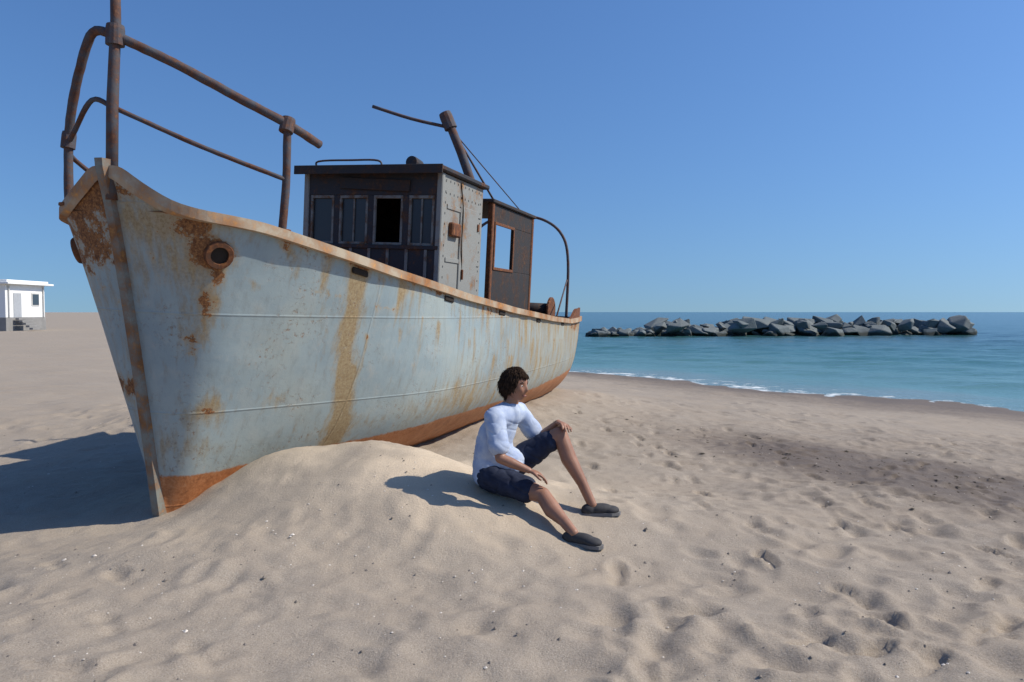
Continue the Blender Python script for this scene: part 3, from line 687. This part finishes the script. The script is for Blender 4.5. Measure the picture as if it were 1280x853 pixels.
def co_get(me):
    a = np.empty(len(me.vertices)*3); me.vertices.foreach_get('co', a); return a.reshape(-1, 3)
def co_set(me, a):
    me.vertices.foreach_set('co', a.ravel()); me.update()
def nrm_get(me):
    a = np.empty(len(me.vertices)*3); me.vertex_normals.foreach_get('vector', a); return a.reshape(-1, 3)
def lz(x, y): return gz(PX+x, PY+y) - PZ            # ground in the person's own space
V3 = Vector
pel, wst, chs, uch = V3((-0.04,0.0,0.125)), V3((-0.045,0.0,0.25)), V3((-0.01,-0.01,0.40)), V3((0.045,-0.02,0.53))
nck, hdb = V3((0.080,-0.03,0.615)), V3((0.100,-0.035,0.67))
hipR, hipL = V3((-0.05,-0.085,0.11)), V3((0.02,0.08,0.11))
kneR = V3((0.31,-0.285,0.0)); kneR.z = lz(kneR.x, kneR.y) + 0.15; ankR = V3((0.50,-0.535,0)); ankR.z = lz(ankR.x, ankR.y) + 0.060
kneL = V3((0.445,0.01,0.405)); ankL = V3((0.665,-0.13,0)); ankL.z = lz(ankL.x, ankL.y) + 0.060
shR, elR, wrR = V3((-0.02,-0.18,0.545)), V3((0.02,-0.285,0.285)), V3((0.215,-0.30,0.205))
shL, elL, wrL = V3((0.145,0.145,0.545)), V3((0.30,0.20,0.335)), V3((0.435,0.055,0.480))
def L_(a, b, t_): return a.lerp(b, t_)
nodes = {
 'pel': (pel, 0.135, 0.105), 'wst': (wst, 0.125, 0.095), 'chs': (chs, 0.135, 0.10), 'uch': (uch, 0.125, 0.085), 'nck': (nck, 0.052, 0.052), 'hdb': (hdb, 0.05, 0.05),
 'hR': (hipR, 0.095, 0.095), 'tR': (L_(hipR, kneR, .5), 0.078, 0.078), 'kR': (kneR, 0.054, 0.054), 'cR': (L_(kneR, ankR, .35)+V3((-0.005,0,-0.012)), 0.060, 0.058), 'c2R': (L_(kneR, ankR, .7), 0.038, 0.038), 'aR': (ankR, 0.032, 0.034),
 'hL': (hipL, 0.095, 0.095), 'tL': (L_(hipL, kneL, .5), 0.078, 0.078), 'kL': (kneL, 0.055, 0.054), 'cL': (L_(kneL, ankL, .35)+V3((-0.015,0.004,-0.004)), 0.060, 0.058), 'c2L': (L_(kneL, ankL, .7), 0.038, 0.038), 'aL': (ankL, 0.032, 0.034),
 'sR': (shR, 0.056, 0.056), 'uR': (L_(shR, elR, .5), 0.045, 0.045), 'eR': (elR, 0.036, 0.036), 'fR': (L_(elR, wrR, .4), 0.037, 0.035), 'wR': (wrR, 0.025, 0.021),
 'sL': (shL, 0.056, 0.056), 'uL': (L_(shL, elL, .5), 0.045, 0.045), 'eL': (elL, 0.036, 0.036), 'fL': (L_(elL, wrL, .4), 0.037, 0.035), 'wL': (wrL, 0.025, 0.021)}
edges = [('pel','wst'),('wst','chs'),('chs','uch'),('uch','nck'),('nck','hdb'),('pel','hR'),('hR','tR'),('tR','kR'),('kR','cR'),('cR','c2R'),('c2R','aR'),
 ('pel','hL'),('hL','tL'),('tL','kL'),('kL','cL'),('cL','c2L'),('c2L','aL'),('uch','sR'),('sR','uR'),('uR','eR'),('eR','fR'),('fR','wR'),('uch','sL'),('sL','uL'),('uL','eL'),('eL','fL'),('fL','wL')]
parts = [skin(nodes, edges)]
# hands: palm, five bent fingers
def hand(w_, d_, up_, thumb_side, curl):
    d_ = d_.normalized(); up_ = (up_ - d_*up_.dot(d_)).normalized(); sd_ = d_.cross(up_)*thumb_side   # towards the thumb
    out = [ellip(w_ + d_*0.048, (0.052, 0.040, 0.017), Matrix((d_, sd_, d_.cross(sd_))).transposed())]
    for k, (off, ln) in enumerate(((0.030, 0.072), (0.0095, 0.080), (-0.0115, 0.074), (-0.031, 0.058))):
        p = w_ + d_*0.086 + sd_*off; pts = [p - d_*0.02, p]; dr = d_ + sd_*off*1.5
        for seg in (0.45, 0.32, 0.23):
            dr = (dr - up_*curl*(0.8+0.1*k)).normalized(); pts.append(pts[-1] + dr*ln*seg)
        out.append(tube_mesh(pts, [0.0095, 0.0095, 0.0085, 0.0078, 0.0062], 8))
    p = w_ + d_*0.03 + sd_*0.03; dr = (d_*0.7 + sd_*0.75 - up_*0.2).normalized()
    pts = [p, p + dr*0.03, p + dr*0.03 + (dr + d_*0.5 - up_*0.25).normalized()*0.03, p + dr*0.03 + (dr + d_*0.5 - up_*0.25).normalized()*0.03 + (d_ - up_*0.3).normalized()*0.022]
    out.append(tube_mesh(pts, [0.0125, 0.0105, 0.0095, 0.007], 8)); return out
parts += hand(wrR, V3((0.085,0.005,-0.035)), V3((0,0,1)), 1, 0.42)
parts += hand(wrL, V3((0.04,-0.075,-0.005)), V3((0.3,0,1)), -1, 0.42)
# feet
def foot(an, dr, tilt=0.0):
    dr = V3((dr[0], dr[1], 0)).normalized(); g_ = lz(an.x, an.y); up_ = V3((0,0,1)); sd_ = up_.cross(dr)
    return dr, sd_
fR = foot(ankR, (0.80,-0.42)); fL = foot(ankL, (0.95,0.12))
for an, (dr, sd_) in ((ankR, fR), (ankL, fL)):
    base = V3((an.x, an.y, an.z-0.035)); Q = Matrix((dr, sd_, V3((0,0,1)))).transposed()
    parts += [ellip(base + dr*(-0.02) + V3((0,0,-0.003)), (0.05, 0.034, 0.036), Q), ellip(base + dr*0.07, (0.09, 0.038, 0.030), Q), ellip(base + dr*0.135 + V3((0,0,-0.012)), (0.05, 0.043, 0.020), Q)]
# head: a dense sphere pushed into a skull, jaw, brow, nose, lips and chin
FW = V3((0.86,-0.50,-0.10)).normalized(); LF = V3((0,0,1)).cross(FW).normalized(); UP = FW.cross(LF)
HC = V3((0.118,-0.050,0.760)); HQ = Matrix((FW, LF, UP)).transposed()
def head_pts(n):
    """unit directions (forward, left, up) -> surface points in head space"""
    f, l, u = n[:,0], n[:,1], n[:,2]
    p = n*np.array([0.097, 0.076, 0.112])
    low = np.clip(-u, 0, 1)
    p[:,1] *= 1 - 0.30*sstep(0.15, 0.95, low); p[:,0] *= np.where(f < 0, 1 - 0.45*sstep(0.2, 0.9, low), 1.0)
    p[:,0] += 0.012*sstep(0.3, 0.95, low)*np.clip(f, 0, 1)
    g = lambda cf, cl, cu, s_: np.exp(-((f-cf)**2 + (l-cl)**2 + (u-cu)**2)/s_**2)
    fr = np.zeros_like(f)
    for sg in (1, -1):
        fr += -0.010*g(0.88, sg*0.38, 0.10, 0.20) + 0.006*g(0.88, sg*0.36, 0.33, 0.22) + 0.005*g(0.78, sg*0.5, -0.22, 0.25)
    fr += 0.020*g(0.98, 0, -0.20, 0.13) + 0.010*g(0.99, 0, 0.0, 0.12) + 0.006*g(0.88, 0, -0.47, 0.14) - 0.005*g(0.84, 0, -0.54, 0.09) + 0.006*g(0.80, 0, -0.60, 0.10) + 0.009*g(0.62, 0, -0.80, 0.2)
    p[:,0] += fr; return p
def head_sphere(seg=72):
    bm = bmesh.new(); bmesh.ops.create_uvsphere(bm, u_segments=seg, v_segments=seg*2//3, radius=1); me = bpy.data.meshes.new('head'); bm.to_mesh(me); bm.free(); return me
HM = np.array(HQ)
hm = head_sphere(); n_ = co_get(hm); hp = head_pts(n_); co_set(hm, hp @ HM.T + np.array(HC)); parts.append(hm)
def hpt(f, l, u): return HC + FW*f + LF*l + UP*u
for sg in (1, -1): parts.append(ellip(hpt(-0.008, sg*0.076, -0.008), (0.018, 0.008, 0.030), HQ))
parts.append(tube_mesh([nck - V3((0,0,0.02)), hdb, hpt(-0.02, 0, -0.03)], [0.058, 0.054, 0.056], 16))
body = fuse(parts, 0.0042, 4, 0.5)
t = NT('skin'); fa = t.noise(9, 4); c = t.ramp(fa, [(0.3, (0.25,0.118,0.070)), (0.7, (0.34,0.172,0.108))]); t.set(c, 0.5, 0.0, 0.4)
t.b.inputs['Subsurface Weight'].default_value = 0.08; t.b.inputs['Subsurface Radius'].default_value = (0.02, 0.008, 0.004); t.bump(t.noise(160, 3), 0.15, 0.002)
M['skin'] = t.m
bo = link('body', body, M['skin'], per)
# eyes, brows, mouth
M['eye'] = NT('eye_white').set((0.6,0.58,0.55), 0.2, 0.0, 0.5).m; M['iris'] = NT('dark_iris').set((0.03,0.018,0.01), 0.15).m
for sg in (1, -1):
    e_ = link('eye', ellip(hpt(0.071, sg*0.031, 0.010), (0.0125,)*3, HQ, 14), M['eye'], bo); smooth(e_.data)
    i_ = link('iris', ellip(hpt(0.0800, sg*0.031, 0.010), (0.0045, 0.006, 0.006), HQ, 10), M['iris'], bo)
    tube_obj('eyebrow', [hpt(0.087, sg*0.016, 0.030), hpt(0.085, sg*0.032, 0.035), hpt(0.072, sg*0.050, 0.030)], [0.003, 0.004, 0.002], M['iris'], bo, 6)
M['lips'] = NT('lips').set((0.27,0.10,0.08), 0.5).m
tube_obj('mouth', [hpt(0.082, -0.022, -0.062), hpt(0.098, 0, -0.060), hpt(0.082, 0.022, -0.062)], [0.002, 0.0055, 0.002], M['lips'], bo, 8)
# hair: the head shape grown outward over scalp, sides and nape, tucked inside elsewhere
hm = head_sphere(120); n_ = co_get(hm); hp = head_pts(n_); f, l, u = n_[:,0], n_[:,1], n_[:,2]
ang = np.arctan2(l, f)
edge = 0.52 - 0.95*sstep(0.75, 1.25, np.abs(ang)) - 0.40*sstep(1.5, 2.2, np.abs(ang)) + 0.06*np.sin(ang*9) + 0.05*np.sin(ang*23+1)
mk = sstep(-0.10, 0.10, u - edge)
strand = 0.5*np.sin(ang*46 + 5*vnoise(ang*5+40, u*4+9)) + vnoise(ang*24+80, u*5+20)*1.6
grow = mk*(0.017 + 0.007*strand + 0.006*vnoise(n_[:,0]*5+30, n_[:,2]*5+n_[:,1]*7+20) + 0.012*np.clip(-f, 0, 1)*np.clip(0.4-u, 0, 1)) - 0.012*(1-mk)
co_set(hm, (hp + n_*grow[:,None]) @ HM.T + np.array(HC)); smooth(hm)
t = NT('dark_brown_hair'); t.set(t.ramp(t.noise(60, 5), [(0.3, (0.014,0.009,0.006)), (0.7, (0.05,0.029,0.018))]), 0.85, 0.0, 0.12)
hco, hno = co_get(hm), nrm_get(hm); V_, F_ = [], []; hr = random.Random(4)
idx_ = np.where(mk > 0.85)[0]
for q in range(900):
    i = int(idx_[hr.randrange(len(idx_))]); p = V3(hco[i]); nn = V3(hno[i]); dn = V3((0,0,-1)) - FW*0.15 + V3((hr.gauss(0,.35), hr.gauss(0,.35), hr.gauss(0,.25))); dn = (dn - nn*dn.dot(nn))
    if dn.length < 0.2: dn = nn.orthogonal()
    dn = dn.normalized(); sd_ = nn.cross(dn); ln = hr.uniform(0.018, 0.042); wd_ = hr.uniform(0.0018, 0.0036); o_ = len(V_)
    for k, (t_, h_) in enumerate(((0, -0.003), (0.5, 0.005), (1.0, hr.uniform(-0.002, 0.006)))):
        c_ = p + dn*ln*t_ + nn*h_ - V3((0,0,0.006*t_*t_)); ww = wd_*(1 - 0.85*t_)
        V_ += [c_ + sd_*ww, c_ - sd_*ww, c_ + nn*ww*0.9]
    for k in range(2):
        for e in range(3): F_.append((o_+3*k+e, o_+3*k+(e+1)%3, o_+3*k+3+(e+1)%3, o_+3*k+3+e))
tf = mesh_from('tufts', V_, F_); bm = bmesh.new(); bm.from_mesh(hm); bm.from_mesh(tf); bm.to_mesh(hm); bm.free()
link('hair', hm, t.m, per)
# clothes: skins of the same skeleton grown outward, with folds
def cloth(nodes_, edges_, voxel, folds, seed, it=6):
    me = fuse([skin(nodes_, edges_)], voxel, it, 0.5); p = co_get(me); n = nrm_get(me)
    q = folds[0]*fbm(p[:,0]*5+seed + p[:,2]*7, p[:,2]*4 - p[:,1]*5 + p[:,0]*4 + seed, 2) - folds[1]*(1-np.abs(2*vnoise(p[:,0]*9+p[:,2]*17+seed, p[:,2]*6-p[:,0]*12+p[:,1]*4)))**3
    if seed == 3.0:                                    # loose cloth bunching at the waist and sagging over the lap
        lo = sstep(0.50, 0.16, p[:,2]); dg_ = p[:,2]*26 + p[:,0]*9 - p[:,1]*7 + 2.2*fbm(p[:,0]*4, p[:,2]*5+p[:,1]*3, 2)
        q = q + lo*(0.0075*np.abs(np.sin(dg_)) - 0.003) + 0.004*lo*vnoise(p[:,0]*30, p[:,2]*22+p[:,1]*18)
    co_set(me, p + n*q[:,None]); return me
hem = V3((-0.045,0.0,0.13))
sn = {'hem': (hem, 0.165, 0.130), 'wst': (wst, 0.158, 0.125), 'chs': (chs, 0.160, 0.125), 'uch': (uch, 0.145, 0.102), 'col': (L_(uch, nck, 0.62), 0.072, 0.070),
 'sR': (shR, 0.076, 0.076), 'uR': (L_(shR, elR, .42), 0.070, 0.070), 'u2R': (L_(shR, elR, .70), 0.079, 0.074), 'sL': (shL, 0.076, 0.076), 'uL': (L_(shL, elL, .42), 0.070, 0.070), 'u2L': (L_(shL, elL, .70), 0.079, 0.074),
 'fr': (L_(wst, V3((0.12,-0.07,0.22)), .8), 0.11, 0.10)}
se = [('hem','wst'),('wst','chs'),('chs','uch'),('uch','col'),('uch','sR'),('sR','uR'),('uR','u2R'),('uch','sL'),('sL','uL'),('uL','u2L'),('wst','fr')]
t = NT('pale_blue_cotton'); nz = t.noise(14, 4, 0.6)
vo = t.n('ShaderNodeTexVoronoi', Scale=34.0); tc = t.n('ShaderNodeTexCoord'); t.l(tc.outputs['Object'], vo.inputs['Vector'])
c = t.mix(t.ramp(nz, [(0.35, (0,0,0)), (0.65, (1,1,1))]), (0.29,0.36,0.52), (0.46,0.52,0.62))
c = t.mix(t.ramp(t.n('ShaderNodeTexWave', Scale=28.0, Distortion=0.4, _bands_direction='Z').outputs['Fac'], [(0.75, (0,0,0)), (0.9, (0.35,)*3)]), c, (0.60,0.64,0.70))
t.set(c, 0.85, 0.0, 0.2); t.bump(t.noise(220, 3), 0.3, 0.002)
link('shirt', cloth(sn, se, 0.006, (0.007, 0.0045), 3.0, 10), t.m, per)
kn_ = lambda a, b: L_(a, b, 0.80)
on = {'pel': (pel + V3((0,0,-0.01)), 0.148, 0.118), 'wst': (wst + V3((0,0,-0.03)), 0.135, 0.105), 'hR': (hipR, 0.112, 0.108), 'tR': (L_(hipR, kneR, .45), 0.100, 0.098), 'eR': (L_(hipR, kneR, 0.66), 0.096, 0.092),
 'hL': (hipL, 0.112, 0.108), 'tL': (L_(hipL, kneL, .45), 0.100, 0.098), 'eL': (kn_(hipL, kneL), 0.092, 0.090)}
oe = [('pel','wst'),('pel','hR'),('hR','tR'),('tR','eR'),('pel','hL'),('hL','tL'),('tL','eL')]
t = NT('navy_cotton'); t.set(t.ramp(t.noise(20, 5), [(0.3, (0.014,0.018,0.036)), (0.7, (0.028,0.036,0.064))]), 0.85, 0.0, 0.2); t.bump(t.noise(240, 3), 0.3, 0.002)
link('shorts', cloth(on, oe, 0.006, (0.014, 0.008), 8.0), t.m, per)
# shoes
M['shoe'] = simple('dark_canvas', (0.035,0.034,0.036), 0.8, 0.3, 30, 0.3, 0.002); M['sole'] = simple('worn_rubber', (0.16,0.155,0.15), 0.8, 0.2, 20)
for an, (dr, sd_) in ((ankR, fR), (ankL, fL)):
    base = V3((an.x, an.y, an.z-0.035)); Q = Matrix((dr, sd_, V3((0,0,1)))).transposed()
    up_me = fuse([ellip(base + dr*(-0.022), (0.057, 0.041, 0.045), Q), ellip(base + dr*0.06 + V3((0,0,0.004)), (0.095, 0.046, 0.040), Q), ellip(base + dr*0.135 + V3((0,0,-0.006)), (0.062, 0.051, 0.031), Q)], 0.005, 5)
    sh = link('shoe', up_me, M['shoe'], per)
    # sole: an outline extruded
    ol = [(-0.085,0.0),(-0.075,0.026),(-0.03,0.036),(0.05,0.040),(0.12,0.052),(0.17,0.046),(0.203,0.02),(0.207,-0.008),(0.19,-0.036),(0.13,-0.052),(0.05,-0.040),(-0.03,-0.036),(-0.075,-0.026)]
    bm = bmesh.new(); lo = [bm.verts.new(base + dr*a + sd_*b + V3((0,0,-0.040))) for a, b in ol]; hi = [bm.verts.new(base + dr*a + sd_*b + V3((0,0,-0.018))) for a, b in ol]
    bm.faces.new(lo[::-1]); bm.faces.new(hi)
    for k in range(len(ol)): bm.faces.new((lo[k], lo[(k+1)%len(ol)], hi[(k+1)%len(ol)], hi[k]))
    link('sole', bm_mesh('sole', bm), M['sole'], sh)

# ------------------------------------------------------------------ small litter of the beach: shell bits, pebbles, weed
rs = np.random.RandomState(17)
def scatter(name, n, region, size, mat, flat, seed, elong=1.0):
    r_ = random.Random(seed); V_, F_ = [], []
    for k in range(n):
        x, y = region(r_)
        u, v = boat_uv(x, y)
        if -0.3 < u < 10.4 and abs(v) < 1.35: continue
        j = min(len(xs)-2, max(1, int(np.searchsorted(xs, x)))); i = min(len(ys)-2, max(1, int(np.searchsorted(ys, y))))
        z = float(Z[i, j]); sz = size*r_.uniform(0.5, 1.6)*(1.8 if r_.random() < 0.06 else 1); a = r_.uniform(0, 6.28); o_ = len(V_)
        m_ = 6
        for q in range(m_):
            an = a + 2*math.pi*q/m_; rr_ = sz*r_.uniform(0.7, 1.1); ex = elong if q % 3 == 0 else 1.0
            V_.append((x + math.cos(an)*rr_*ex, y + math.sin(an)*rr_*ex, z - sz*0.2))
        V_.append((x + r_.uniform(-.3,.3)*sz, y + r_.uniform(-.3,.3)*sz, z + sz*flat))
        for q in range(m_): F_.append((o_+q, o_+(q+1)%m_, o_+m_))
    return tag(link(name, mesh_from(name, V_, F_, False), mat), kind='stuff')
def reg_near(r_):
    y = 1.7 + 9*r_.random()**1.6; return (r_.uniform(-1, 1)*(0.8 + y*0.75), y)
def reg_wrack(r_):
    t_ = r_.gauss(0, 0.5); return (4.2 + 0.55*t_*3.4 + r_.gauss(0, 0.6), 7.3 - 0.83*t_*3.4 + r_.gauss(0, 0.5))
scatter('shell_fragments', 1500, reg_near, 0.0065, simple('shell_white', (0.62,0.56,0.48), 0.6, 0.25, 40), 0.35, 1)
scatter('pebbles', 1300, reg_near, 0.0075, simple('pebble_grey', (0.17,0.145,0.12), 0.8, 0.5, 9), 0.6, 2)
scatter('dried_seaweed', 420, reg_wrack, 0.011, simple('seaweed_brown', (0.045,0.035,0.022), 0.9, 0.4, 12), 0.4, 3, 2.4)
